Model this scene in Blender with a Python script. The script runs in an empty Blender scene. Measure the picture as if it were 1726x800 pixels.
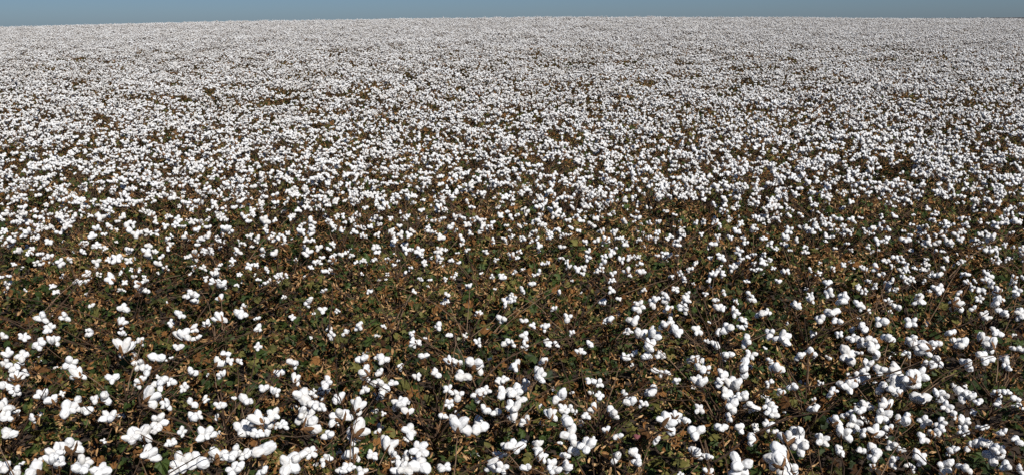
import bpy, math, random
import numpy as np
from mathutils import Vector, Matrix, noise, Euler

random.seed(7)
rng = np.random.default_rng(7)
R = math.radians
scene = bpy.context.scene
COL = scene.collection

# ------------------------------------------------------------------ camera
CAM_H = 2.45                 # photographer stands well above the crop
F_PX, W_PX, H_PX = 1500.0, 1726.0, 800.0
PITCH = math.atan((400 - 37.6) / F_PX)
ROLL = R(0.55)
cam_d = bpy.data.cameras.new('camera')
cam_d.sensor_width = 36.0
cam_d.lens = 36.0 * F_PX / W_PX
cam_d.clip_start, cam_d.clip_end = 0.05, 20000
cam = bpy.data.objects.new('camera', cam_d)
COL.objects.link(cam)
cam.matrix_world = (Matrix.Translation((0, 0, CAM_H)) @ Matrix.Rotation(R(90) - PITCH, 4, 'X')
                    @ Matrix.Rotation(-ROLL, 4, 'Z'))
scene.camera = cam

# ------------------------------------------------------------------ sky, sun, exposure
SUN_EL, SUN_AZ = R(41), R(149)          # azimuth clockwise from the view direction (+Y)
world = bpy.data.worlds.new('World'); scene.world = world; world.use_nodes = True
nt = world.node_tree; nt.nodes.clear()
sky = nt.nodes.new('ShaderNodeTexSky'); sky.sky_type = 'NISHITA'; sky.sun_disc = False
sky.sun_elevation = SUN_EL; sky.sun_rotation = SUN_AZ
sky.altitude = 3200; sky.air_density = 1.0; sky.dust_density = 6.5; sky.ozone_density = 8.5
bg = nt.nodes.new('ShaderNodeBackground'); bg.inputs['Strength'].default_value = 0.050
wo = nt.nodes.new('ShaderNodeOutputWorld')
nt.links.new(sky.outputs[0], bg.inputs['Color']); nt.links.new(bg.outputs[0], wo.inputs[0])
sd = bpy.data.lights.new('sun', 'SUN'); sd.energy = 4.5; sd.angle = R(0.53); sd.color = (1.0, 0.97, 0.925)
sun = bpy.data.objects.new('sun', sd); COL.objects.link(sun)
to_sun = Vector((math.sin(SUN_AZ) * math.cos(SUN_EL), math.cos(SUN_AZ) * math.cos(SUN_EL), math.sin(SUN_EL)))
sun.rotation_euler = to_sun.to_track_quat('Z', 'Y').to_euler()
scene.view_settings.view_transform = 'Standard'; scene.view_settings.look = 'None'
scene.view_settings.gamma = 1.0; scene.view_settings.exposure = 0.15
scene.view_settings.use_curve_mapping = False
scene.render.engine = 'CYCLES'
scene.cycles.max_bounces = 4; scene.cycles.diffuse_bounces = 2; scene.cycles.transmission_bounces = 2
scene.cycles.use_denoising = False
scene.cycles.use_adaptive_sampling = True; scene.cycles.adaptive_threshold = 0.02

# ------------------------------------------------------------------ materials
def material(name, cols, rough=0.9, nscale=30.0, bump=0.0, bscale=200.0, rand=0.0, trans=0.0, spec=0.2, coord='Object', bdist=0.01):
    m = bpy.data.materials.new(name); m.use_nodes = True
    t = m.node_tree; b = t.nodes['Principled BSDF']
    b.inputs['Roughness'].default_value = rough
    b.inputs['Specular IOR Level'].default_value = spec
    tc = t.nodes.new('ShaderNodeTexCoord')
    nz = t.nodes.new('ShaderNodeTexNoise'); nz.inputs['Scale'].default_value = nscale; nz.inputs['Detail'].default_value = 4
    t.links.new(tc.outputs[coord], nz.inputs['Vector'])
    rp = t.nodes.new('ShaderNodeValToRGB'); e = rp.color_ramp.elements
    while len(e) < len(cols): e.new(0.5)
    for i, c in enumerate(cols):
        e[i].position = 0.32 + 0.36 * i / max(1, len(cols) - 1); e[i].color = (*c, 1)
    src = nz.outputs['Fac']
    if rand:
        oi = t.nodes.new('ShaderNodeObjectInfo')
        ma = t.nodes.new('ShaderNodeMath'); ma.operation = 'MULTIPLY_ADD'
        ma.inputs[1].default_value = rand; ma.inputs[2].default_value = -rand / 2
        t.links.new(oi.outputs['Random'], ma.inputs[0])
        ad = t.nodes.new('ShaderNodeMath'); ad.operation = 'ADD'
        t.links.new(nz.outputs['Fac'], ad.inputs[0]); t.links.new(ma.outputs[0], ad.inputs[1])
        src = ad.outputs[0]
    t.links.new(src, rp.inputs[0]); t.links.new(rp.outputs[0], b.inputs['Base Color'])
    if bump:
        n2 = t.nodes.new('ShaderNodeTexNoise'); n2.inputs['Scale'].default_value = bscale; n2.inputs['Detail'].default_value = 2
        t.links.new(tc.outputs[coord], n2.inputs['Vector'])
        bp = t.nodes.new('ShaderNodeBump'); bp.inputs['Strength'].default_value = bump; bp.inputs['Distance'].default_value = bdist
        t.links.new(n2.outputs['Fac'], bp.inputs['Height']); t.links.new(bp.outputs[0], b.inputs['Normal'])
    if trans:
        tr = t.nodes.new('ShaderNodeBsdfTranslucent'); mx = t.nodes.new('ShaderNodeMixShader'); mx.inputs[0].default_value = trans
        t.links.new(rp.outputs[0], tr.inputs[0])
        t.links.new(b.outputs[0], mx.inputs[1]); t.links.new(tr.outputs[0], mx.inputs[2])
        t.links.new(mx.outputs[0], t.nodes['Material Output'].inputs[0])
    return m

M_COTTON = material('cotton_fibre', [(0.74, 0.715, 0.675), (0.82, 0.81, 0.79), (0.86, 0.86, 0.85)], 1.0, 3.0, 0.6, 6.0, 0.35, 0.12, 0.0, bdist=0.0018)
M_BUR = material('dry_bur', [(0.09, 0.045, 0.02), (0.24, 0.125, 0.055)], 0.85, 6.0, 0.0, rand=0.3)
M_GREEN = material('leaf_green', [(0.015, 0.027, 0.006), (0.056, 0.085, 0.017)], 0.6, 25.0, rand=0.4, trans=0.18, spec=0.3)
M_OLIVE = material('leaf_olive', [(0.040, 0.043, 0.010), (0.165, 0.148, 0.038)], 0.7, 25.0, rand=0.4, trans=0.15, spec=0.25)
M_BROWN = material('leaf_brown', [(0.042, 0.019, 0.007), (0.23, 0.105, 0.032)], 0.85, 25.0, rand=0.5, trans=0.12)
M_TAN = material('bract_tan', [(0.26, 0.125, 0.043), (0.55, 0.345, 0.165)], 0.85, 40.0, rand=0.5, trans=0.12)
M_STEM = material('stem_bark', [(0.030, 0.018, 0.011), (0.085, 0.050, 0.030)], 0.8, 40.0, 0.3, 300, rand=0.4)
M_TWIG = material('twig_bark', [(0.085, 0.048, 0.026), (0.20, 0.13, 0.08)], 0.8, 40.0, 0.3, 300, rand=0.4)
M_YELLOW = material('petal_yellow', [(0.50, 0.50, 0.26), (0.62, 0.60, 0.38)], 0.8, 20, trans=0.2)
M_PINK = material('petal_pink', [(0.20, 0.06, 0.07), (0.38, 0.15, 0.15)], 0.8, 20, trans=0.2)
FOL_MATS = [M_GREEN, M_OLIVE, M_BROWN, M_TAN]
ALL_MATS = [M_GREEN, M_OLIVE, M_BROWN, M_TAN, M_COTTON, M_BUR, M_STEM, M_TWIG]

def soil_material():
    m = bpy.data.materials.new('soil'); m.use_nodes = True
    t = m.node_tree; b = t.nodes['Principled BSDF']; b.inputs['Roughness'].default_value = 0.95
    tc = t.nodes.new('ShaderNodeTexCoord')
    n1 = t.nodes.new('ShaderNodeTexNoise'); n1.inputs['Scale'].default_value = 3.0; n1.inputs['Detail'].default_value = 8
    n2 = t.nodes.new('ShaderNodeTexNoise'); n2.inputs['Scale'].default_value = 0.004; n2.inputs['Detail'].default_value = 4
    for n in (n1, n2): t.links.new(tc.outputs['Object'], n.inputs['Vector'])
    rp = t.nodes.new('ShaderNodeValToRGB')
    rp.color_ramp.elements[0].position = 0.3; rp.color_ramp.elements[0].color = (0.026, 0.017, 0.011, 1)
    rp.color_ramp.elements[1].position = 0.7; rp.color_ramp.elements[1].color = (0.066, 0.042, 0.026, 1)
    mx = t.nodes.new('ShaderNodeMix'); mx.data_type = 'FLOAT'; mx.inputs[0].default_value = 0.5
    t.links.new(n1.outputs['Fac'], mx.inputs[2]); t.links.new(n2.outputs['Fac'], mx.inputs[3])
    t.links.new(mx.outputs[0], rp.inputs[0]); t.links.new(rp.outputs[0], b.inputs['Base Color'])
    bp = t.nodes.new('ShaderNodeBump'); bp.inputs['Strength'].default_value = 0.6; bp.inputs['Distance'].default_value = 0.05
    t.links.new(n1.outputs['Fac'], bp.inputs['Height']); t.links.new(bp.outputs[0], b.inputs['Normal'])
    return m
M_SOIL = soil_material()

# ------------------------------------------------------------------ terrain
CREST = 80.0
HU = np.array([-0.9, -0.575, -0.43, -0.29, -0.12, 0.0, 0.16, 0.29, 0.425, 0.575, 0.9])
HV = np.array([-0.60, -0.11, 0.09, 0.24, 0.32, 0.35, 0.26, 0.12, -0.08, -0.24, -0.50])
CANOPY = 0.97
def terrain(x, y):
    x = np.asarray(x, float); y = np.asarray(y, float)
    yy = np.maximum(y, 1e-3)
    top = (CAM_H - CANOPY) - 0.02 + np.interp(x / np.maximum(yy, 8.0), HU, HV)
    s = np.clip(yy / CREST, 0, None)
    up = top * np.clip(s, 0, 1) ** 1.35
    fall = np.clip((yy - CREST) / 320.0, 0, 1)
    fall = np.where(fall < 0.1, fall * fall * 5, fall - 0.05) / 0.95
    g = np.where(yy <= CREST, up, top * (1 - fall) - 0.0)
    return np.where(y <= 0, 0.0, g)

def build_ground():
    ys = np.concatenate([[-6000, -1500, -300, -60, -10], np.linspace(0, 110, 111), np.geomspace(116, 420, 24), [700, 1500, 4000, 9000]])
    us = np.concatenate([[-40, -8, -3, -1.6, -1.1], np.linspace(-0.9, 0.9, 61), [1.1, 1.6, 3, 8, 40]])
    V = []
    for y in ys:
        for u in us:
            x = u * max(abs(y), 14.0)
            V.append((x, y, float(terrain(x, y))))
    nu = len(us); F = []
    for i in range(len(ys) - 1):
        for j in range(nu - 1):
            a = i * nu + j
            F.append((a, a + 1, a + nu + 1, a + nu))
    me = bpy.data.meshes.new('ground'); me.from_pydata(V, [], F); me.materials.append(M_SOIL)
    me.polygons.foreach_set('use_smooth', [True] * len(F))
    o = bpy.data.objects.new('ground', me); COL.objects.link(o)
    o['kind'] = 'structure'; o['label'] = 'brown soil under the cotton and beyond the crest'; o['category'] = 'ground'
build_ground()

# ------------------------------------------------------------------ mesh collector
class MB:
    def __init__(s): s.v = []; s.f = []; s.m = []; s.n = 0
    def add(s, V, F, mat):
        V = np.asarray(V, float); s.v.append(V)
        off = s.n
        s.f.extend([tuple(i + off for i in f) for f in F])
        if isinstance(mat, int): s.m.extend([mat] * len(F))
        else: s.m.extend(mat)
        s.n += len(V)
    def mesh(s, name, mats, smooth=True):
        me = bpy.data.meshes.new(name)
        V = np.concatenate(s.v) if s.v else np.zeros((0, 3))
        me.from_pydata(V.tolist(), [], s.f)
        for m in mats: me.materials.append(m)
        if len(mats) > 1: me.polygons.foreach_set('material_index', s.m)
        if smooth: me.polygons.foreach_set('use_smooth', [True] * len(s.f))
        return me

def xf(M, V):
    A = np.array(M)
    return np.asarray(V) @ A[:3, :3].T + A[:3, 3]

def rotmat(axis, spin=0.0):
    z = Vector(axis).normalized()
    return z.to_track_quat('Z', 'Y').to_matrix().to_4x4() @ Matrix.Rotation(spin, 4, 'Z')

def icosphere(level):
    t = (1 + 5 ** 0.5) / 2
    V = [Vector(p).normalized() for p in [(-1, t, 0), (1, t, 0), (-1, -t, 0), (1, -t, 0), (0, -1, t), (0, 1, t), (0, -1, -t), (0, 1, -t), (t, 0, -1), (t, 0, 1), (-t, 0, -1), (-t, 0, 1)]]
    F = [(0, 11, 5), (0, 5, 1), (0, 1, 7), (0, 7, 10), (0, 10, 11), (1, 5, 9), (5, 11, 4), (11, 10, 2), (10, 7, 6), (7, 1, 8), (3, 9, 4), (3, 4, 2), (3, 2, 6), (3, 6, 8), (3, 8, 9), (4, 9, 5), (2, 4, 11), (6, 2, 10), (8, 6, 7), (9, 8, 1)]
    for _ in range(level):
        c = {}; G = []
        def mid(a, b):
            k = (min(a, b), max(a, b))
            if k not in c:
                V.append(((V[a] + V[b]) / 2).normalized()); c[k] = len(V) - 1
            return c[k]
        for a, b, d in F:
            x, y, z = mid(a, b), mid(b, d), mid(d, a)
            G += [(a, x, z), (b, y, x), (d, z, y), (x, y, z)]
        F = G
    return np.array(V), F
ICO = {k: icosphere(k) for k in (0, 1, 2, 3)}

# one lock of cotton: a plump lobe, long axis +X, unit = boll diameter
def lock_geo(level, seed):
    V, F = ICO[level]
    P = V.copy()
    r = random.Random(seed)
    L, Wd, H = r.uniform(0.27, 0.33), r.uniform(0.195, 0.235), r.uniform(0.20, 0.24)
    taper = r.uniform(0.18, 0.40)
    out = []
    for p in P:
        n = noise.noise(Vector(p) * 1.7 + Vector((seed * 3.1, 0, 0))) * 0.17 + noise.noise(Vector(p) * 4.0 + Vector((0, seed * 2.3, 0))) * 0.085 + noise.noise(Vector(p) * 9.0 + Vector((0, 0, seed * 1.3))) * 0.03
        k = 1 + n
        w = 1 - taper * (0.5 - 0.5 * p[0])
        out.append((p[0] * L * k, p[1] * Wd * k * w, p[2] * H * k * w + 0.03 * (1 - p[0] ** 2)))
    return np.array(out), F

# arrangement of locks in a boll (matrices in boll units, boll axis = +Z)
def layout(kind, seed):
    r = random.Random(seed * 17 + 5)
    Ms = []
    n = r.choice([4, 4, 5, 4, 3]) if kind != 'long' else 4
    a0 = r.uniform(0, 6.28)
    for k in range(n):
        a = a0 + k * 2 * math.pi / n + r.uniform(-0.22, 0.22)
        e = r.uniform(0.05, 0.75)
        rad = {3: 0.185, 4: 0.22, 5: 0.25}[n] * r.uniform(0.9, 1.1)
        s = r.uniform(0.80, 1.15) * {3: 1.12, 4: 1.0, 5: 0.88}[n]
        if kind == 'long':
            e = r.uniform(0.7, 1.1)
        M = (Matrix.Rotation(a, 4, 'Z') @ Matrix.Translation((rad, 0, 0.10 * math.sin(e))) @ Matrix.Rotation(-e, 4, 'Y')
             @ Matrix.Rotation(r.uniform(-0.5, 0.5), 4, 'X') @ Matrix.Diagonal((s * (1.3 if kind == 'long' else 1), s, s, 1)))
        Ms.append(M)
    if kind == 'fluffy' or kind == 'long':
        for k in range(r.choice([1, 2, 2])):
            a = r.uniform(0, 6.28)
            s = r.uniform(0.75, 1.0)
            M = (Matrix.Rotation(a, 4, 'Z') @ Matrix.Translation((0.30, 0, -0.16)) @ Matrix.Rotation(r.uniform(0.4, 1.3), 4, 'Y') @ Matrix.Diagonal((s * 1.1, s, s, 1)))
            Ms.append(M)
    return Ms, a0, n
KINDS = ['plain', 'plain', 'fluffy', 'plain', 'long', 'fluffy', 'plain', 'plain', 'plain', 'long']
LAYOUTS = [layout(k, i) for i, k in enumerate(KINDS)]

def bur_geo(seed, n, a0, spread=1.0):
    r = random.Random(seed)
    V, F = [], []
    for k in range(n):
        a = a0 + (k + 0.5) * 2 * math.pi / n + r.uniform(-0.15, 0.15)
        L = r.uniform(0.34, 0.46); w = r.uniform(0.07, 0.11); lift = r.uniform(-0.08, 0.14)
        M = Matrix.Rotation(a, 4, 'Z')
        rows = [(0.02, 0.05, -0.32), (0.20, w, -0.27), (0.36 * L / 0.45, w * 0.8, -0.16 + lift * 0.4), (L, 0.008, -0.06 + lift)]
        b = len(V)
        for x, hw, z in rows:
            for yy, dz in ((-hw, 0.05), (0, -0.02), (hw, 0.05)):
                V.append(tuple(M @ Vector((x * spread, yy, z + dz * (hw / 0.15)))))
        for i in range(3):
            for j in range(2):
                q = b + i * 3 + j
                F.append((q, q + 3, q + 4, q + 1))
    # short peduncle knob
    b = len(V)
    for z, rr in ((-0.30, 0.06), (-0.42, 0.035)):
        for k in range(5):
            V.append((rr * math.cos(k * 1.2566), rr * math.sin(k * 1.2566), z))
    for k in range(5):
        F.append((b + k, b + (k + 1) % 5, b + 5 + (k + 1) % 5, b + 5 + k))
    return np.array(V), F

LOCK_MESH = []
for i in range(7):
    mb = MB(); V, F = lock_geo(3, i); mb.add(V, F, 0); LOCK_MESH.append(mb.mesh('lock', [M_COTTON]))
BUR_MESH, BOLL_MESH = [], []
for i, (Ms, a0, n) in enumerate(LAYOUTS):
    mb = MB(); V, F = bur_geo(i, n, a0); mb.add(V, F, 0); BUR_MESH.append(mb.mesh('bur', [M_BUR]))
    mb = MB()
    for j, M in enumerate(Ms):
        V, F = lock_geo(2, i * 5 + j + 20); mb.add(xf(M, V), F, 0)
    V, F = bur_geo(i + 40, n, a0); mb.add(V, F, 1)
    BOLL_MESH.append(mb.mesh('boll', [M_COTTON, M_BUR]))
def boll_lowpoly(i, level):
    Ms, a0, n = LAYOUTS[i]
    mb = MB()
    for j, M in enumerate(Ms):
        V, F = lock_geo(level, i * 5 + j + 20); mb.add(xf(M, V), F, 4)
    V, F = bur_geo(i + 40, n, a0); mb.add(V, F, 5)
    return np.concatenate(mb.v), mb.f, mb.m
EMPTY_BUR = []
for i in range(4):
    mb = MB(); V, F = bur_geo(i + 90, 4 + i % 2, i, 0.75 + 0.1 * i); mb.add(V, F, 0); EMPTY_BUR.append(mb.mesh('dry_bur', [M_BUR]))

# leaves: palmate cotton leaf, unit = width, in XY plane, stalk at -Y, curled
def leaf_geo(seed, lobes=3, curl=0.35):
    r = random.Random(seed)
    out = [(0, -0.30)]
    if lobes == 3:
        out = [(0.04, -0.34), (0.30, -0.36), (0.48, -0.10), (0.50, 0.12), (0.26, 0.14), (0.20, 0.36), (0, 0.56),
               (-0.20, 0.36), (-0.26, 0.14), (-0.50, 0.12), (-0.48, -0.10), (-0.30, -0.36), (-0.04, -0.34)]
    else:
        out = [(0.05, -0.34), (0.30, -0.44), (0.27, -0.20), (0.50, -0.06), (0.25, 0.06), (0.36, 0.38), (0.10, 0.24), (0.02, 0.56),
               (-0.11, 0.22), (-0.36, 0.36), (-0.24, 0.05), (-0.50, -0.08), (-0.27, -0.20), (-0.30, -0.42), (-0.05, -0.34)]
    fold = r.uniform(0.1, 0.7) * curl * 2
    droop = r.uniform(0.2, 1.0) * curl
    V = [(0, -0.22, 0.03)]
    for x, y in out:
        x *= r.uniform(0.85, 1.12); y *= r.uniform(0.85, 1.12)
        z = abs(x) * fold - (x * x + y * y) * droop * 1.6 + r.uniform(-0.09, 0.09) * curl * 2
        V.append((x * (1 - 0.25 * fold), y, z))
    n = len(out)
    F = [(0, i, i + 1) for i in range(1, n)]
    return np.array(V), F
LEAF_GEO = [leaf_geo(i, 3 if i % 3 else 5, 0.40 + 0.10 * (i % 6)) for i in range(14)]
def bract_geo(seed):
    r = random.Random(seed)
    V, F = [], []
    w = r.uniform(0.07, 0.17); c = r.uniform(0.6, 2.4); tw = r.uniform(-1, 1)
    for i in range(4):
        t = i / 3
        x = math.sin(c * t) / c; z = (1 - math.cos(c * t)) / c
        hw = w * (0.5, 1.0, 0.8, 0.12)[i]
        a = tw * t
        for s in (-1, 1):
            V.append((x - 0.4, s * hw * math.cos(a), z + s * hw * math.sin(a) + 0.05 * s * (i % 2)))
    for i in range(3):
        F.append((2 * i, 2 * i + 1, 2 * i + 3, 2 * i + 2))
    return np.array(V), F
BRACT_GEO = [bract_geo(i) for i in range(12)]
LEAF_MESH = {}
for mi, mt in enumerate(FOL_MATS[:3]):
    for gi, (V, F) in enumerate(LEAF_GEO):
        mb = MB(); mb.add(V, F, 0); LEAF_MESH[mi, gi] = mb.mesh('leaf', [mt], smooth=False)

def tube(mb, pts, radii, mat, sides=5):
    pts = [Vector(p) for p in pts]
    V, F = [], []
    up = Vector((0.3, 0.2, 1)).normalized()
    for i, p in enumerate(pts):
        d = (pts[min(i + 1, len(pts) - 1)] - pts[max(i - 1, 0)]).normalized()
        a = d.cross(up)
        if a.length < 1e-3: a = d.cross(Vector((1, 0, 0)))
        a.normalize(); b = d.cross(a)
        for k in range(sides):
            t = 2 * math.pi * k / sides
            V.append(tuple(p + (a * math.cos(t) + b * math.sin(t)) * radii[i]))
    for i in range(len(pts) - 1):
        for k in range(sides):
            q = i * sides + k; q2 = i * sides + (k + 1) % sides
            F.append((q, q2, q2 + sides, q + sides))
    F.append(tuple(range(sides))[::-1]); F.append(tuple(range((len(pts) - 1) * sides, len(pts) * sides)))
    mb.add(V, F, mat)

def bez(a, c, b, n, r, jit):
    out = []
    for i in range(n + 1):
        t = i / n
        p = a * (1 - t) ** 2 + c * 2 * t * (1 - t) + b * t * t
        if 0 < i < n: p = p + Vector((r.uniform(-jit, jit), r.uniform(-jit, jit), r.uniform(-jit, jit)))
        out.append(p)
    return out

# ------------------------------------------------------------------ plant specification
def stem_point(spec, t):
    return Vector((spec['lean'][0] * t * t, spec['lean'][1] * t * t, spec['h'] * t))

def dip(x, y):
    n = noise.noise(Vector((x * 2.6, y * 2.6, 3.3))) + 0.5 * noise.noise(Vector((x * 7, y * 7, 9.1)))
    return -0.17 * max(0.0, min(1.0, 0.45 + 1.1 * n))

def make_spec(r, bolls, n_leaf, n_bract, spread=0.42, leaf_top=0.88, span=None, at=(0, 0)):
    """everything in the plant's own frame (base at origin): stem, branches, bolls, leaves, bracts"""
    spec = dict(h=r.uniform(0.80, 0.90), lean=(r.uniform(-0.10, 0.10), r.uniform(-0.10, 0.10)), bolls=bolls, branches=[], leaves=[], bracts=[])
    done = []
    for b in bolls:
        p, d, ax = b[0], b[1], b[2]
        tip = p - ax * d * 0.40
        host = None
        for q in done:
            if (q - p).length < 0.095: host = q; break
        if host is not None:
            a = host - Vector((0, 0, 0.05)) ; a = a + (a - p) * 0.2
            rad = 0.0020
            pts = bez(a, (a + tip) / 2 + Vector((0, 0, -0.02)), tip, 4, r, 0.003)
            spec['branches'].append((pts, [rad * (1 - 0.3 * i / 4) for i in range(5)], 1))
        else:
            hor = math.hypot(p.x, p.y)
            t = min(0.96, max(0.3, (p.z - 0.12 - hor * r.uniform(0.2, 0.7)) / spec['h']))
            a = stem_point(spec, t)
            c = (a + tip) / 2 + Vector((r.uniform(-.05, .05), r.uniform(-.05, .05), r.uniform(-0.05, 0.04)))
            pts = bez(a, c, tip, 7, r, 0.006)
            spec['branches'].append((pts, [0.0040 - 0.0021 * i / 7 for i in range(8)], r.choice([0, 0, 1])))
        done.append(p)
    sx, sy = span or (spread, spread)
    for k in range(n_leaf):
        rr = 0.3
        x, y = 0.8 * sx * r.uniform(-1, 1) + r.gauss(0, 0.05), 0.88 * sy * r.uniform(-1, 1) + r.gauss(0, 0.05)
        z = leaf_top + dip(at[0] + x, at[1] + y) - abs(r.gauss(0, 0.13)) - 0.03 * rr
        if r.random() < 0.32: z = r.uniform(0.2, 0.65)
        if z < 0.25: z = r.uniform(0.3, leaf_top)
        ax = Vector((r.gauss(0, 0.85), r.gauss(0, 0.85), 1)).normalized()
        M = Matrix.Translation((x, y, z)) @ rotmat(ax, r.uniform(0, 6.28)) @ Matrix.Scale(r.choice([r.uniform(0.026, 0.05), r.uniform(0.042, 0.078)]), 4)
        mi = r.choices([0, 1, 2], [0.46, 0.36, 0.18])[0]
        spec['leaves'].append((M, mi, r.randrange(14), z))
    for k in range(n_bract):
        cx, cy = 0.8 * sx * r.uniform(-1, 1) + r.gauss(0, 0.05), 0.88 * sy * r.uniform(-1, 1) + r.gauss(0, 0.05)
        cz = leaf_top + 0.01 + dip(at[0] + cx, at[1] + cy) - abs(r.gauss(0, 0.09))
        for q in range(r.choice([1, 2, 3, 4])):
            ax = Vector((r.gauss(0, 1), r.gauss(0, 1), r.gauss(0.3, 1))).normalized()
            M = (Matrix.Translation((cx + r.gauss(0, .012), cy + r.gauss(0, .012), cz + r.gauss(0, .012)))
                 @ rotmat(ax, r.uniform(0, 6.28)) @ Matrix.Scale(r.uniform(0.020, 0.046), 4))
            spec['bracts'].append((M, r.choices([2, 3], [0.42, 0.58])[0], r.randrange(12)))
    # thin dry twigs wandering through the top of the canopy
    spec['twigs'] = []
    for k in range(r.choice([5, 6, 7])):
        t = r.uniform(0.55, 0.95); a = stem_point(spec, t)
        ang = r.gauss(0.5, 1.6); L = r.uniform(0.18, 0.55)
        b = a + Vector((math.cos(ang) * L, math.sin(ang) * L, r.uniform(0.02, 0.20)))
        b.z = min(b.z, r.uniform(0.90, 1.02))
        c = (a + b) / 2 + Vector((r.uniform(-.06, .06), r.uniform(-.06, .06), r.uniform(0.0, 0.09)))
        spec['twigs'].append((bez(a, c, b, 7, r, 0.007), [0.0030 - 0.0020 * i / 7 for i in range(8)], r.choice([0, 1, 1])))
    return spec

def stem_mesh(spec, r):
    mb = MB()
    pts = [stem_point(spec, i / 8) + Vector((r.uniform(-.006, .006), r.uniform(-.006, .006), 0)) for i in range(9)]
    pts[0].z = -0.02
    tube(mb, pts, [0.0085 - 0.0055 * i / 8 for i in range(9)], 0, 6)
    return mb

def new_obj(name, data, parent=None, M=None):
    o = bpy.data.objects.new(name, data); COL.objects.link(o)
    if parent is not None: o.parent = parent
    if M is not None: o.matrix_basis = M
    if name in ('lock', 'boll'): o.shadow_terminator_geometry_offset = 0.15; o.shadow_terminator_shading_offset = 0.1
    return o

def foliage_mesh(spec, leaves, bracts):
    mb = MB()
    for M, mi, g, z in leaves:
        V, F = LEAF_GEO[g]; mb.add(xf(M, V), F, mi)
    for M, mi, g in bracts:
        V, F = BRACT_GEO[g]; mb.add(xf(M, V), F, mi)
    return mb.mesh('foliage', FOL_MATS, smooth=False)

def boll_matrix(b):
    p, d, ax, var, spin = b
    return Matrix.Translation(p) @ rotmat(ax, spin) @ Matrix.Scale(d, 4)

def realise_near(name, loc, spec, r, fine):
    root = new_obj(name, None); root.location = loc
    root.empty_display_size = 0.1
    mb = stem_mesh(spec, r); new_obj('stem', mb.mesh('stem', [M_STEM]), root)
    for pts, rad, mi in spec['branches']:
        mb = MB(); tube(mb, pts, rad, 0, 5)
        new_obj('branch', mb.mesh('branch', [M_TWIG if mi else M_STEM]), root)
    for pts, rad, mi in spec['twigs'] + spec.get('bare', []):
        mb = MB(); tube(mb, pts, rad, 0, 5)
        new_obj('twig', mb.mesh('twig', [M_TWIG if mi else M_STEM]), root)
    for b in spec['bolls']:
        M = boll_matrix(b); var = b[3]
        if fine:
            bo = new_obj('boll', BUR_MESH[var], root, M)
            for j, LM in enumerate(LAYOUTS[var][0]):
                new_obj('lock', LOCK_MESH[(var * 3 + j * 2 + int(b[4] * 10)) % 7], bo, LM)
        else:
            new_obj('boll', BOLL_MESH[var], root, M)
    if fine:
        single = sorted(spec['leaves'], key=lambda q: -q[3])[:60]
        rest = [q for q in spec['leaves'] if q[3] < single[-1][3]]
        for M, mi, g, z in single: new_obj('leaf', LEAF_MESH[mi, g], root, M)
    else:
        rest = spec['leaves']
    fo = new_obj('foliage', foliage_mesh(spec, rest, spec['bracts']), root); fo['kind'] = 'stuff'
    for k in range(r.choice([2, 3, 4])):
        a = r.uniform(0, 6.28); rr = r.uniform(0.05, 0.38)
        ax = Vector((r.gauss(0, 0.8), r.gauss(0, 0.8), 1)).normalized()
        new_obj('dry_bur', EMPTY_BUR[r.randrange(4)], root, Matrix.Translation((rr * math.cos(a), rr * math.sin(a), r.uniform(0.76, 0.92))) @ rotmat(ax) @ Matrix.Scale(r.uniform(0.03, 0.05), 4))
    return root

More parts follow.
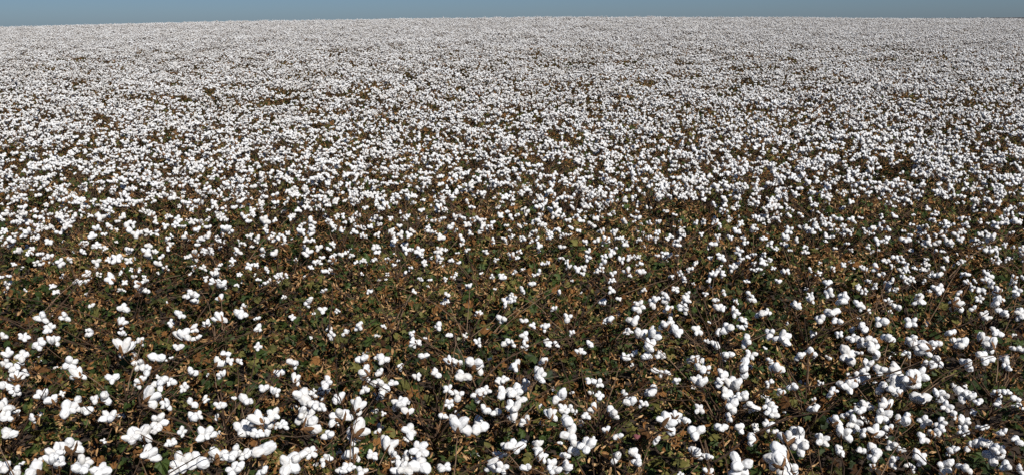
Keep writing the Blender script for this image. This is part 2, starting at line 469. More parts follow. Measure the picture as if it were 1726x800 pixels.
# ------------------------------------------------------------------ where the bolls of the nearest plants are
# measured on enlargements: (x0, y0, scale, [(u, v, width), ...])
SURVEY = [
(0, 500, 2.667, [(190,97,60),(292,92,48),(226,143,55),(182,213,68),(238,200,50),(105,182,48),(101,269,58),(318,300,68),(408,160,45),(552,52,52),(545,118,48),(548,168,34),(556,230,80),(628,200,42),(808,82,50),(770,118,34),(868,143,42),(820,175,70),(800,230,48),(884,188,44),(930,127,42),(985,98,60),(1080,82,66),(1095,48,40),(862,8,64),(990,10,44),(632,300,60),(705,278,74),(665,330,50),(722,385,72),(670,445,84),(628,380,50),(770,385,44),(860,340,52),(830,410,44),(504,370,56),(350,350,56),(25,310,54),(75,320,50),(70,360,58),(112,350,46),(20,405,66),(68,425,48),(190,445,52),(238,465,56),(15,505,66),(35,540,50),(40,620,62),(348,475,60),(300,505,72),(385,515,58),(422,462,40),(468,455,64),(490,545,60),(590,635,62),(640,620,76),(710,560,72),(700,600,40),(668,712,76),(768,660,50),(310,675,90),(250,700,70),(230,735,60),(268,755,44),(150,545,40),(15,770,70),(75,785,52),(155,785,90),(360,775,80),(455,785,74),(815,740,86),(890,740,92),(985,715,90),(1035,725,70),(1110,610,76),(1060,690,56),(1105,715,62),(1060,780,80),(1120,560,60),(1070,595,56),(988,490,50),(1105,470,60),(920,620,72),(865,545,60),(890,535,40),(980,300,68),(1012,258,48),(1030,290,40),(1075,292,36),(1000,350,30),(750,480,46),(860,480,54),(815,605,44),(790,790,44)]),
(430, 500, 2.667, [(243,22,46),(302,62,42),(165,92,34),(10,100,34),(12,140,40),(10,225,32),(346,172,44),(408,165,44),(470,135,50),(708,174,38),(711,205,38),(825,133,42),(755,270,50),(656,314,28),(1005,78,40),(1110,98,48),(855,25,36),(1130,22,48),(1132,208,48),(1002,203,30),(870,174,26),(482,282,60),(497,340,60),(575,285,54),(556,270,36),(563,340,44),(567,400,78),(618,390,44),(493,420,44),(812,348,54),(727,362,36),(875,290,44),(912,298,44),(985,305,84),(930,360,72),(165,298,52),(107,347,52),(180,372,44),(38,415,52),(86,427,40),(205,447,80),(258,440,40),(325,388,60),(310,428,56),(380,458,66),(460,492,62),(270,495,72),(215,525,70),(245,580,92),(378,535,84),(300,500,40),(652,485,62),(686,520,56),(868,415,44),(870,480,40),(1000,440,60),(1035,425,40),(915,440,56),(1112,380,60),(1115,435,66),(1085,520,48),(1030,510,56),(845,540,38),(910,580,92),(1000,580,84),(690,605,72),(595,668,72),(462,605,96),(440,640,50),(330,625,60),(432,712,74),(315,730,54),(525,715,52),(195,720,72),(245,700,60),(150,755,96),(40,695,100),(15,555,70),(60,575,66),(118,575,52),(80,530,56),(10,620,60),(420,770,60),(655,775,72),(735,690,78),(680,720,48),(740,765,96),(850,768,60),(1060,750,60),(1110,770,56),(1095,715,50),(1135,675,60),(625,715,40),(480,785,44),(40,785,50),(390,785,50)]),
(860, 500, 2.667, [(15,10,40),(60,110,40),(157,135,44),(260,93,50),(200,55,30),(100,130,26),(412,28,50),(445,105,50),(575,40,66),(554,108,60),(645,20,56),(705,8,50),(712,60,50),(775,52,52),(530,160,36),(582,172,60),(640,175,66),(618,222,56),(615,268,50),(672,265,48),(700,130,66),(745,160,66),(722,110,40),(838,152,52),(942,55,62),(1005,68,46),(1080,15,52),(1048,108,48),(975,145,62),(930,160,40),(1035,140,40),(918,215,46),(1063,203,60),(978,265,56),(1080,262,54),(1045,318,84),(828,285,56),(850,325,66),(885,325,28),(1130,80,60),(785,15,44),(925,18,36),(62,175,46),(65,220,40),(8,212,40),(165,210,46),(205,215,34),(310,250,40),(355,215,44),(150,290,44),(125,355,64),(25,310,56),(560,258,42),(515,275,40),(650,335,40),(695,345,44),(745,375,36),(850,387,60),(950,350,56),(945,385,40),(1000,400,80),(970,450,80),(1035,455,70),(1083,487,54),(990,490,70),(62,390,62),(20,430,80),(45,465,50),(20,500,70),(70,560,56),(228,450,76),(240,510,56),(255,570,84),(180,530,56),(265,620,70),(270,500,40),(340,540,40),(375,505,50),(508,438,40),(540,478,70),(455,525,66),(400,445,30),(640,432,72),(848,503,44),(705,572,84),(738,540,56),(780,560,56),(836,610,72),(988,540,46),(950,592,54),(1028,588,52),(835,705,64),(885,720,40),(20,672,76),(115,672,56),(135,720,50),(285,672,66),(345,670,76),(245,715,46),(250,765,50),(180,755,56),(200,785,60),(430,600,40),(555,705,60),(570,745,40),(655,640,44),(1035,765,110),(1090,640,60),(890,790,50),(360,380,48),(400,390,40),(485,630,40),(75,770,46),(600,480,36)]),
(1290, 500, 2.667, [(135,42,46),(200,15,40),(12,68,40),(355,15,62),(420,38,50),(462,65,32),(590,52,56),(685,15,54),(855,35,76),(1045,25,66),(935,55,40),(985,92,50),(1060,75,66),(1145,75,60),(960,8,40),(250,105,62),(300,75,72),(322,112,56),(385,155,44),(395,190,52),(436,140,56),(25,165,56),(75,185,66),(520,115,66),(655,115,56),(333,170,40),(552,190,62),(432,205,56),(470,195,56),(485,235,76),(368,265,88),(422,255,36),(205,255,56),(158,268,56),(52,325,64),(15,290,40),(655,190,56),(680,225,72),(725,230,66),(765,215,56),(770,290,60),(735,310,60),(832,165,50),(855,205,60),(885,220,72),(970,190,60),(1015,215,66),(910,297,60),(985,275,72),(1020,235,56),(1120,235,44),(1150,240,50),(1080,280,50),(1082,322,44),(1035,160,56),(460,305,50),(520,330,56),(425,355,70),(372,405,64),(400,380,56),(300,430,44),(125,410,52),(70,430,32),(18,385,30),(590,345,76),(600,385,72),(650,370,72),(690,350,76),(660,400,60),(570,410,60),(530,410,66),(600,435,40),(635,255,40),(700,462,78),(778,440,44),(805,450,60),(880,440,72),(915,450,44),(810,495,50),(840,530,40),(1040,435,46),(1085,432,40),(1120,460,44),(955,475,40),(370,535,60),(422,515,50),(455,495,60),(400,565,56),(545,490,60),(520,530,72),(555,595,52),(495,615,60),(440,612,32),(310,560,60),(220,505,54),(250,645,56),(345,615,66),(15,490,50),(25,525,60),(10,580,40),(100,640,80),(155,620,70),(155,675,72),(70,715,96),(60,745,84),(120,775,60),(85,790,70),(330,695,56),(430,692,40),(485,690,70),(490,725,56),(570,670,56),(605,690,44),(640,555,64),(600,555,50),(715,560,56),(705,635,52),(790,570,56),(785,600,40),(890,565,54),(890,602,50),(848,690,48),(925,675,50),(975,662,66),(975,590,48),(1070,610,44),(1130,650,56),(1030,710,80),(1050,690,56),(895,775,64),(800,760,66),(690,720,60),(575,740,44),(1085,765,54),(1140,775,40),(1050,480,40)]),
(0, 360, 5.714, [(140,90,80),(200,75,60),(290,100,80),(385,115,70),(635,135,100),(480,145,80),(560,190,80),(210,160,60),(275,180,90),(220,215,60),(370,170,70),(40,170,70),(20,240,60),(105,260,90),(60,310,90),(320,240,45),(470,280,90),(185,365,80),(275,385,60),(390,395,70),(475,425,90),(575,475,95),(660,445,60),(795,375,80),(890,230,110),(930,310,90),(820,275,50),(1010,205,65),(930,150,80),(1040,125,80),(1220,140,110),(1270,95,90),(1300,210,100),(1450,190,60),(1240,355,90),(1240,380,60),(1125,440,110),(1050,445,70),(1240,455,80),(930,470,90),(1430,320,90),(1410,395,110),(1525,490,90),(1560,420,70),(1590,525,70),(1615,345,60),(1615,250,60),(1080,630,110),(850,590,85),(755,655,85),(835,655,50),(1200,665,60),(1335,685,100),(1395,745,90),(85,605,55),(15,615,50),(500,700,45),(540,760,70),(130,490,50),(1330,540,55),(1400,650,45),(720,35,90),(640,35,60),(870,20,60),(970,40,100),(1130,80,60),(1490,90,70),(1590,120,70),(1470,20,80),(230,20,70),(590,50,60),(400,45,60),(1290,610,50)]),
(290, 360, 5.714, [(55,60,80),(30,110,80),(110,130,60),(195,80,80),(265,85,75),(350,60,70),(345,135,80),(240,165,100),(135,225,100),(350,220,90),(275,255,65),(250,305,60),(215,400,110),(305,360,70),(140,425,60),(475,45,70),(520,70,60),(520,155,100),(575,180,70),(680,30,80),(740,80,70),(880,75,110),(920,180,60),(760,215,60),(830,235,70),(960,240,70),(1030,220,80),(1075,240,70),(980,270,60),(675,290,65),(637,365,90),(865,360,80),(995,385,100),(1150,40,75),(1340,80,110),(1265,105,60),(1355,175,100),(1240,180,80),(1285,260,75),(1355,260,60),(1280,325,60),(1305,390,95),(1410,335,80),(1440,430,65),(1545,440,90),(1630,400,70),(1545,130,80),(1500,75,60),(1590,30,60),(1620,160,80),(410,590,90),(470,690,115),(395,655,80),(470,495,45),(435,535,40),(745,505,80),(810,495,50),(905,545,80),(650,590,50),(830,640,55),(940,650,50),(1045,595,50),(1095,600,40),(1460,560,70),(1520,550,60),(1335,520,35),(195,780,120),(320,620,70),(450,265,50),(385,370,50)]),
(580, 360, 5.714, [(75,65,60),(100,180,80),(125,130,50),(250,130,70),(200,225,65),(310,35,65),(460,55,60),(535,125,70),(455,195,75),(540,205,80),(620,205,75),(485,260,75),(465,305,60),(320,205,70),(310,335,80),(320,375,70),(580,350,75),(645,355,60),(720,360,95),(915,355,95),(975,355,60),(920,435,85),(825,180,75),(810,130,60),(925,240,90),(1035,130,100),(955,50,65),(1065,35,60),(1185,110,80),(1125,240,85),(1330,155,100),(1405,130,65),(1290,60,80),(1150,50,60),(1425,265,75),(1535,250,70),(1220,190,60),(1180,355,60),(1130,300,40),(1035,455,65),(1100,480,55),(770,475,75),(475,500,60),(590,575,55),(1460,445,55),(1620,410,80),(1520,620,85),(1420,605,60),(1205,700,65),(985,780,75),(1610,785,60),(665,750,40),(25,380,60),(70,410,55),(115,470,40),(180,455,70),(1500,25,70),(1600,40,80),(1565,120,50),(1625,215,50),(735,635,40),(970,630,50),(600,35,60),(150,25,50),(415,440,45),(640,525,35)]),
(870, 360, 5.714, [(190,70,90),(250,115,90),(175,180,75),(325,200,75),(395,155,75),(370,25,80),(490,75,65),(590,40,85),(725,120,100),(765,50,75),(460,215,80),(75,255,75),(205,245,60),(150,275,55),(215,310,80),(440,330,85),(600,170,60),(655,275,65),(775,270,85),(860,250,85),(885,275,60),(945,185,75),(975,245,40),(1050,295,85),(1035,80,65),(1175,45,80),(1115,30,50),(1370,85,55),(1180,255,55),(1560,265,85),(1550,310,80),(1430,385,85),(1355,410,55),(960,340,45),(925,385,85),(850,420,80),(845,480,85),(1010,450,75),(1090,430,75),(1180,420,50),(1195,480,40),(690,430,80),(700,370,70),(585,535,85),(640,580,50),(820,535,65),(785,560,60),(505,515,45),(490,465,45),(260,490,70),(225,565,75),(305,475,45),(430,430,60),(30,370,55),(10,430,45),(1065,560,95),(1200,570,120),(1090,595,50),(930,580,75),(920,650,70),(150,685,95),(50,735,85),(915,740,90),(1225,740,60),(1530,750,85),(1580,570,65),(1495,605,50),(1625,630,30),(1430,780,80),(1650,770,40),(420,760,50),(1450,250,40),(895,20,45),(1525,15,55),(1650,550,30)]),
(1160, 360, 5.714, [(80,90,60),(150,80,70),(270,95,80),(125,200,55),(280,225,70),(235,300,90),(460,170,95),(505,95,65),(640,155,80),(660,45,65),(710,65,60),(850,50,50),(555,290,70),(490,365,95),(720,250,65),(785,295,85),(400,235,60),(320,430,85),(290,395,50),(215,435,60),(430,525,85),(485,480,75),(250,590,90),(295,545,50),(630,400,70),(730,395,60),(710,465,85),(570,420,60),(625,545,65),(680,540,65),(820,530,55),(935,570,85),(970,160,95),(925,235,80),(1035,255,70),(945,315,50),(980,360,55),(1130,145,75),(1185,180,75),(1210,115,75),(1255,150,60),(1325,100,85),(1320,215,70),(1385,40,80),(1455,60,80),(1570,60,75),(1290,40,60),(1490,120,70),(1540,175,80),(1435,160,45),(1125,380,80),(1130,320,60),(1410,340,50),(1390,535,55),(1490,500,60),(1250,575,55),(1170,545,40),(1340,670,95),(1360,770,110),(1500,785,85),(1180,785,70),(590,785,90),(335,765,75),(165,775,55),(555,655,35),(30,535,65),(200,650,40),(70,490,40),(850,345,45),(515,440,50),(780,440,40),(1075,20,70)]),
(1436, 360, 5.714, [(195,155,75),(265,140,75),(345,145,65),(140,185,50),(80,45,55),(250,275,90),(510,260,105),(560,215,70),(495,170,50),(570,360,55),(285,25,60),(400,25,75),(590,20,50),(20,85,45),(710,130,75),(780,70,75),(640,135,50),(690,195,45),(900,90,75),(910,135,65),(860,105,40),(970,110,60),(1050,50,65),(1100,120,60),(1060,170,70),(1010,205,85),(1040,260,80),(850,200,90),(810,205,50),(730,235,65),(740,285,80),(820,290,100),(925,290,105),(865,365,40),(1235,205,75),(1300,190,70),(1340,240,95),(1195,255,50),(1390,110,80),(1455,100,80),(1570,85,110),(1540,190,60),(1240,330,60),(1315,370,105),(1395,345,80),(1640,360,60),(1625,15,50),(1475,305,35),(415,425,90),(325,465,90),(385,505,55),(235,530,100),(285,595,100),(490,470,60),(530,500,60),(510,540,75),(490,620,70),(565,640,75),(330,700,120),(390,650,75),(215,690,65),(150,655,60),(50,705,75),(120,755,80),(420,735,65),(820,600,110),(830,725,120),(710,490,75),(715,440,40),(1090,590,85),(1065,460,55),(1345,450,55),(1275,570,80),(1320,610,85),(1290,650,85),(1340,680,80),(1180,655,55),(1240,745,100),(1405,745,110),(1160,720,70),(1565,620,70),(1550,665,60),(1585,745,100),(1030,770,80),(640,785,65),(700,655,60),(875,525,50),(95,515,45),(130,540,50),(600,530,40),(1500,440,45),(1650,625,35),(1110,665,40),(685,540,50)]),
]
CM = np.array(cam.matrix_world)
def at_height(px, py, h):
    d = CM[:3, :3] @ np.array([(px - W_PX / 2) / F_PX, -(py - H_PX / 2) / F_PX, -1.0])
    p = None; z = h
    for _ in range(4):
        t = (z - CAM_H) / d[2]
        p = np.array([0, 0, CAM_H]) + d * t
        z = h + float(terrain(p[0], p[1]))
    return Vector(p), t            # t = depth along the optical axis

def boll_axis(r):
    a = r.uniform(0, 6.28); t = abs(r.gauss(0.75, 0.5))
    return Vector((math.sin(t) * math.cos(a), math.sin(t) * math.sin(a), math.cos(t))).normalized()

rb = random.Random(11)
placed = []
for x0, y0, k, pts in SURVEY:
    for u, v, w in pts:
        px, py, wp = x0 + u / k, y0 + v / k, w / k
        p, depth = at_height(px, py, rb.uniform(0.90, 1.0))
        d = min(0.092, max(0.036, wp * depth / F_PX)) * (1.10 + 0.15 * min(1.0, max(0.0, (py - 520) / 150)))
        placed.append((p, d))

# ------------------------------------------------------------------ plants in rows
ROW_Y = [2.60 + 0.95 * i for i in range(12)]
STEP = 0.42
ORD = ['first', 'second', 'third', 'fourth', 'fifth', 'sixth', 'seventh', 'eighth', 'ninth', 'tenth', 'eleventh', 'twelfth',
       'thirteenth', 'fourteenth', 'fifteenth', 'sixteenth', 'seventeenth', 'eighteenth', 'nineteenth', 'twentieth']
TENS = {2: 'twenty', 3: 'thirty', 4: 'forty', 5: 'fifty'}
NUM = ['no', 'one', 'two', 'three', 'four', 'five', 'six', 'seven', 'eight', 'nine', 'ten', 'eleven', 'twelve', 'thirteen', 'fourteen', 'fifteen',
       'sixteen', 'seventeen', 'eighteen', 'nineteen', 'twenty']
def ordinal(n):
    if n <= 20: return ORD[n - 1]
    return (TENS[n // 10] + '-' + ORD[n % 10 - 1]) if n % 10 else {30: 'thirtieth', 40: 'fortieth', 50: 'fiftieth'}[n]
rows = []
rp_ = random.Random(5)
for i, ry in enumerate(ROW_Y):
    half = 0.575 * (ry + 0.25) + 0.12
    n = int(round(2 * half / STEP)); st = 2 * half / n
    row = []
    for k in range(n):
        x = -half + (k + 0.5) * st + rp_.uniform(-0.09, 0.09)
        y = ry + (rp_.uniform(-0.13, 0.13) if i < 4 else rp_.uniform(-0.27, 0.27))
        row.append([x, y])
    rows.append(row)

def make_label(i, k, n, nb=None, extra=''):
    j = min(k + 1, n - k); side = 'left' if k + 1 <= n - k else 'right'
    place = 'nearest row' if i == 0 else ordinal(i + 1) + ' row from bottom'
    which = (side + 'most') if j == 1 else ordinal(j) + ' from ' + side
    look = 'leafy brown cotton plant' if i < 3 else 'cotton plant'
    if extra: look += ' with ' + extra
    elif nb is not None and nb <= 20: look += ' with ' + NUM[nb] + (' open boll' if nb == 1 else ' open bolls')
    return look + ', ' + which + ', ' + place

NEAR_ROWS, FINE_ROWS = 5, 3
bases = [(i, k, x, y) for i in range(NEAR_ROWS) for k, (x, y) in enumerate(rows[i])]
bx_ = np.array([(b[2], b[3]) for b in bases])
assigned = {(b[0], b[1]): [] for b in bases}
for p, d in placed:
    dd = (bx_[:, 0] - p.x) ** 2 + (bx_[:, 1] - p.y) ** 2
    j = int(np.argmin(dd))
    if dd[j] < 0.75 ** 2: assigned[bases[j][0], bases[j][1]].append((p, d))

# long bare branches that arch over the canopy (their points at canopy height)
BARE = [([(1185,800),(1225,765),(1255,740),(1290,722),(1335,702),(1398,691)], 0.0065, 0),
        ([(798,668),(815,640),(845,610),(872,595),(915,574),(970,570)], 0.0055, 0),
        ([(1290,655),(1380,650),(1450,632),(1500,628),(1560,605)], 0.0045, 0),
        ([(1430,633),(1475,609),(1510,594),(1551,579)], 0.0045, 0),
        ([(1445,650),(1482,634),(1535,618),(1566,610)], 0.0045, 0),
        ([(236,680),(243,655),(259,629),(272,619)], 0.006, 0),
        ([(225,721),(262,744),(311,768)], 0.0035, 1),
        ([(559,556),(564,585),(567,609),(569,680)], 0.003, 0),
        ([(1188,740),(1192,766),(1197,795)], 0.003, 1),
        ([(1089,776),(1140,771),(1186,768)], 0.003, 0),
        ([(1600,556),(1650,535),(1695,507)], 0.0045, 0),
        ([(1575,746),(1598,740),(1640,725),(1675,714)], 0.0045, 0),
        ([(1436,384),(1480,372),(1530,366)], 0.005, 0),
        ([(1600,392),(1625,382),(1660,370)], 0.005, 0),
        ([(1520,484),(1550,478),(1580,472)], 0.004, 0),
        ([(950,580),(1010,568),(1060,560)], 0.0035, 0),
        ([(440,740),(500,736),(545,728)], 0.0035, 1),
        ([(500,790),(520,750),(540,735)], 0.0045, 0)]
bare_of = {}
for pl, rad, mi in BARE:
    P = [at_height(x, y, 1.0 - 0.07 * math.cos(i / (len(pl) - 1) * math.pi * 0.8))[0] for i, (x, y) in enumerate(pl)]
    j = int(np.argmin((bx_[:, 0] - P[0].x) ** 2 + (bx_[:, 1] - P[0].y) ** 2))
    bare_of.setdefault(bases[j][:2], []).append((P, rad, mi))
FLOWERS = [((772, 571), M_YELLOW, 'pale yellow flower'), ((529, 755), M_PINK, 'withered pink flower'), ((1073, 737), M_PINK, 'withered pink flower')]
flower_of = {}
for (px, py), mt, lb in FLOWERS:
    p = at_height(px, py, 0.93)[0]
    j = int(np.argmin((bx_[:, 0] - p.x) ** 2 + (bx_[:, 1] - p.y) ** 2))
    flower_of.setdefault(bases[j][:2], []).append((p, mt, lb))

def flower_mesh(mt):
    mb = MB()
    for k in range(5):
        M = Matrix.Rotation(k * 1.2566, 4, 'Z') @ Matrix.Translation((0.25, 0, 0)) @ Matrix.Rotation(-0.9, 4, 'Y')
        V = [(-0.25, -0.05, 0), (-0.25, 0.05, 0), (0.1, -0.24, 0.05), (0.1, 0.24, 0.05), (0.32, -0.14, -0.02), (0.32, 0.14, -0.02), (0.1, 0, -0.05)]
        mb.add(xf(M, V), [(0, 6, 2), (0, 1, 6), (1, 3, 6), (2, 6, 4), (6, 5, 4), (6, 3, 5)], 0)
    return mb.mesh('flower', [mt])

for (i, k, x, y) in bases:
    r = random.Random(1000 * i + k)
    gz = float(terrain(x, y)); base = Vector((x, y, gz))
    bolls = [(p - base, d, boll_axis(r), r.randrange(10), r.uniform(0, 6.28)) for p, d in assigned[i, k]]
    # deeper bolls, half hidden in the leaves
    for q in range(r.choice([2, 3, 4]) if i < 2 else r.choice([1, 2]) if i < 3 else r.choice([3, 4, 5]) if i < 4 else r.choice([8, 9, 10])):
        a = r.uniform(0, 6.28); rr = r.uniform(0.08, 0.46)
        bolls.append((Vector((rr * math.cos(a), 1.2 * rr * math.sin(a), r.uniform(0.64, 0.82) if i < 3 else r.uniform(0.76, 0.94))), r.uniform(0.04, 0.06), boll_axis(r), r.randrange(10), r.uniform(0, 6.28)))
    for q in range(r.choice([4, 5, 6]) if i != 2 else 2):
        a = r.uniform(0, 6.28); rr = r.uniform(0.05, 0.46)
        bolls.append((Vector((rr * math.cos(a), 1.2 * rr * math.sin(a), r.uniform(0.74, 0.90))), r.uniform(0.022, 0.036), boll_axis(r), r.randrange(10), r.uniform(0, 6.28)))
    fine = i < FINE_ROWS
    spec = make_spec(r, bolls, 370, 180, span=(0.40, 0.58), leaf_top=0.88, at=(x, y))
    for q in range(4 if i < 2 else 3 if i < 3 else 1):
        a = stem_point(spec, r.uniform(0.7, 0.95)); ang = r.gauss(0.6, 0.9) + (math.pi if r.random() < 0.3 else 0); L = r.uniform(0.35, 0.75)
        b = a + Vector((math.cos(ang) * L, math.sin(ang) * L * 0.7, 0)); b.z = r.uniform(0.95, 1.09)
        c = (a + b) / 2 + Vector((r.uniform(-.08, .08), r.uniform(-.08, .08), r.uniform(0.05, 0.16)))
        spec.setdefault('bare', []).append((bez(a, c, b, 9, r, 0.006), [0.0038 - 0.0024 * t / 9 for t in range(10)], r.choice([0, 0, 1])))
    for P, rad, mi in bare_of.get((i, k), []):
        Q = [p - base for p in P]
        a = stem_point(spec, 0.8)
        first = (a + Q[0]) / 2 + Vector((0, 0, 0.02))
        pts = [a, first] + Q
        fin = []
        for s in range(len(pts) - 1):          # smooth
            p0, p1, p2, p3 = pts[max(s - 1, 0)], pts[s], pts[s + 1], pts[min(s + 2, len(pts) - 1)]
            for t in (0, 0.5):
                fin.append(0.5 * ((2 * p1) + (p2 - p0) * t + (2 * p0 - 5 * p1 + 4 * p2 - p3) * t * t + (3 * p1 - p0 - 3 * p2 + p3) * t ** 3))
        fin.append(pts[-1])
        n = len(fin) - 1
        spec.setdefault('bare', []).append((fin, [rad * (1 - 0.55 * q / n) for q in range(n + 1)], mi))
    root = realise_near('cotton_plant', base, spec, r, fine)
    root['label'] = make_label(i, k, len(rows[i]), len(assigned[i, k]), (flower_of[i, k][0][2] if (i, k) in flower_of else 'long bare branch' if (i, k) in bare_of else '')); root['category'] = 'cotton plant'; root['group'] = 'cotton plants in the field'
    for p, mt, lb in flower_of.get((i, k), []):
        f = new_obj('flower', flower_mesh(mt), root, Matrix.Translation(p - base) @ rotmat(boll_axis(r)) @ Matrix.Scale(0.032, 4)); f['label'] = lb

# ------------------------------------------------------------------ prototypes for the rows behind
def random_bolls(r, n, sx=0.34, sy=0.56, clump=0.45, big=1.0):
    out = []; clumps = []
    while len(out) < n:
        if clumps and r.random() < clump:
            c = r.choice(clumps); p = c + Vector((r.gauss(0, .04), r.gauss(0, .04), r.gauss(-0.01, .035)))
        else:
            a = r.uniform(0, 6.28); rr = math.sqrt(r.random())
            p = Vector((sx * rr * math.cos(a), sy * rr * math.sin(a), 0.99 - abs(r.gauss(0, 0.10))))
            clumps.append(p)
        if any((p - q[0]).length < 0.045 for q in out): continue
        out.append((p, r.choice([r.uniform(0.03, 0.05), r.uniform(0.047, 0.072), r.uniform(0.047, 0.076)]) * big, boll_axis(r), r.randrange(10), r.uniform(0, 6.28)))
    return out
PROTO = []
for q in range(12):
    r = random.Random(500 + q)
    PROTO.append((make_spec(r, random_bolls(r, r.choice([34, 36, 38]), big=1.10), 190, 120, span=(0.38, 0.56), leaf_top=0.86), r))
proto_root = []
def build_proto(q):
    spec, r = PROTO[q]
    mb = stem_mesh(spec, r)
    stem_me = mb.mesh('stem', [M_STEM])
    bm = MB()
    for pts, rad, mi in spec['branches'] + spec['twigs']: tube(bm, pts[::2] + ([pts[-1]] if len(pts) % 2 == 0 else []), (rad[::2] + ([rad[-1]] if len(rad) % 2 == 0 else [])), mi, 4)
    br_me = bm.mesh('branches', [M_STEM, M_TWIG])
    fo_me = foliage_mesh(spec, spec['leaves'], spec['bracts'])
    return stem_me, br_me, fo_me, [(boll_matrix(b), b[3]) for b in spec['bolls']]
BUILT = [build_proto(q) for q in range(len(PROTO))]
rp2 = random.Random(77)
for i in range(NEAR_ROWS, len(ROW_Y)):
    for k, (x, y) in enumerate(rows[i]):
        stem_me, br_me, fo_me, bl = BUILT[rp2.randrange(len(BUILT))]
        root = new_obj('cotton_plant', None); root.empty_display_size = 0.1
        root.location = (x, y, float(terrain(x, y)))
        root.rotation_euler = (0, 0, rp2.choice([0, math.pi]) + rp2.uniform(-0.35, 0.35))
        s = rp2.uniform(0.93, 1.05); root.scale = (s, s, s)
        root['label'] = make_label(i, k, len(rows[i])); root['category'] = 'cotton plant'; root['group'] = 'cotton plants in the field'
        new_obj('stem', stem_me, root)
        o = new_obj('branches', br_me, root); o['kind'] = 'stuff'
        o = new_obj('foliage', fo_me, root); o['kind'] = 'stuff'
        keep = {5: 0.80, 6: 0.92}.get(i, 1.0)
        for M, var in bl:
            if rp2.random() < keep: new_obj('boll', BOLL_MESH[var], root, M)

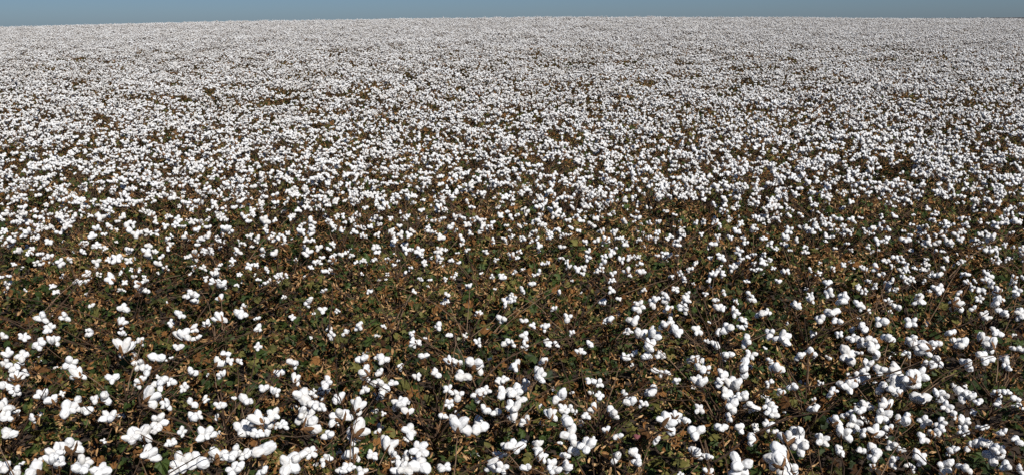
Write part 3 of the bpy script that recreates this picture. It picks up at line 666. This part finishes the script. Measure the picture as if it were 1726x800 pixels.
# ------------------------------------------------------------------ the rest of the crop: one mass to the crest
def build_crop():
    mb = MB(); vid = []
    NP = 14
    for q in range(NP):
        near = q < 8
        spec, r = PROTO[q % len(PROTO)] if near else (None, random.Random(900 + q))
        if spec is None:
            spec = make_spec(r, random_bolls(r, r.choice([42, 45, 48]), clump=0.58, big=1.25), 80, 50, span=(0.38, 0.56), leaf_top=0.80)
        n0 = mb.n
        for b in spec['bolls']:
            V, F, mm = boll_lowpoly(b[3], 1 if near else 0)
            mb.add(xf(boll_matrix(b), V), F, mm)
        for M, mi, g, z in spec['leaves']:
            V, F = LEAF_GEO[g]; mb.add(xf(M, V), F, mi)
        for M, mi, g in spec['bracts']:
            V, F = BRACT_GEO[g]; mb.add(xf(M, V), F, mi)
        for pts, rad, mi in spec['branches'] + spec['twigs']:
            tube(mb, [pts[0], pts[len(pts) // 2], pts[-1]], [rad[0], rad[len(rad) // 2], rad[-1]], 7 if mi else 6, 3)
        vid += [q + 1] * (mb.n - n0)
    pts, which, rot, scl = [], [], [], []
    r = random.Random(31)
    y = ROW_Y[0]; ri = 0
    last = ROW_Y[-1]
    while y < 104:
        half_in = 0.575 * (y + 0.25) + 0.12
        half_out = 0.66 * y + 2.2
        n = int(2 * half_out / STEP)
        for k in range(n):
            x = -half_out + (k + 0.5) * STEP + r.uniform(-0.16, 0.16)
            if ri < len(ROW_Y) and abs(x) < half_in + 0.1: continue
            yy = y + r.uniform(-0.3, 0.3)
            if y > 16 and r.random() < 0.06: continue
            pts.append((x, yy, float(terrain(x, yy))))
            which.append(r.randrange(8) + 1 if y < 38 else r.randrange(8, NP) + 1)
            rot.append((r.uniform(-.06, .06), r.uniform(-.06, .06), r.choice([0, math.pi]) + r.uniform(-0.5, 0.5)))
            scl.append((r.uniform(0.90, 1.07) if y < 25 else r.uniform(0.82, 1.09)) * (1 + 0.07 * noise.noise(Vector((x * 0.35, yy * 0.35, 1.7)))))
        y += 0.95; ri += 1
    nproto = mb.n
    me = bpy.data.meshes.new('cotton_crop')
    V = np.concatenate(mb.v + [np.array(pts)])
    me.from_pydata(V.tolist(), [], mb.f)
    for m in ALL_MATS: me.materials.append(m)
    me.polygons.foreach_set('material_index', mb.m)
    me.polygons.foreach_set('use_smooth', [m == 4 for m in mb.m])
    npnt = len(pts)
    def attr(name, typ, vals, key='value'):
        a = me.attributes.new(name, typ, 'POINT'); a.data.foreach_set(key, vals)
    attr('proto', 'INT', vid + [0] * npnt)
    attr('which', 'INT', [0] * nproto + which)
    attr('turn', 'FLOAT_VECTOR', [0.0] * (3 * nproto) + [c for t in rot for c in t], 'vector')
    attr('size', 'FLOAT', [1.0] * nproto + scl)
    o = bpy.data.objects.new('cotton_crop', me); COL.objects.link(o)
    o.shadow_terminator_geometry_offset = 0.15; o.shadow_terminator_shading_offset = 0.1
    o['kind'] = 'stuff'; o['label'] = 'mass of white cotton stretching up to the crest under the sky'; o['category'] = 'cotton crop'
    ng = bpy.data.node_groups.new('crop_scatter', 'GeometryNodeTree')
    ng.interface.new_socket('Geometry', in_out='INPUT', socket_type='NodeSocketGeometry')
    ng.interface.new_socket('Geometry', in_out='OUTPUT', socket_type='NodeSocketGeometry')
    N, Lk = ng.nodes, ng.links
    gi = N.new('NodeGroupInput'); go = N.new('NodeGroupOutput'); jn = N.new('GeometryNodeJoinGeometry')
    def named(name, typ):
        n = N.new('GeometryNodeInputNamedAttribute'); n.data_type = typ; n.inputs['Name'].default_value = name
        return n.outputs['Attribute']
    def equal(sock, v):
        n = N.new('FunctionNodeCompare'); n.data_type = 'INT'; n.operation = 'EQUAL'
        ins = [s for s in n.inputs if s.type == 'INT']
        Lk.new(sock, ins[0]); ins[1].default_value = v
        return n.outputs['Result']
    def sep(geo, sel):
        n = N.new('GeometryNodeSeparateGeometry'); n.domain = 'POINT'
        Lk.new(geo, n.inputs['Geometry']); Lk.new(sel, n.inputs['Selection'])
        return n.outputs['Selection']
    a_proto, a_which, a_turn, a_size = named('proto', 'INT'), named('which', 'INT'), named('turn', 'FLOAT_VECTOR'), named('size', 'FLOAT')
    e2r = N.new('FunctionNodeEulerToRotation'); Lk.new(a_turn, e2r.inputs[0])
    points = sep(gi.outputs[0], equal(a_proto, 0))
    for q in range(NP):
        iop = N.new('GeometryNodeInstanceOnPoints')
        Lk.new(points, iop.inputs['Points']); Lk.new(equal(a_which, q + 1), iop.inputs['Selection'])
        Lk.new(sep(gi.outputs[0], equal(a_proto, q + 1)), iop.inputs['Instance'])
        Lk.new(e2r.outputs[0], iop.inputs['Rotation']); Lk.new(a_size, iop.inputs['Scale'])
        Lk.new(iop.outputs[0], jn.inputs[0])
    Lk.new(jn.outputs[0], go.inputs[0])
    md = o.modifiers.new('scatter', 'NODES'); md.node_group = ng
build_crop()
print('objects', len(bpy.data.objects), 'plants', sum(len(r) for r in rows))
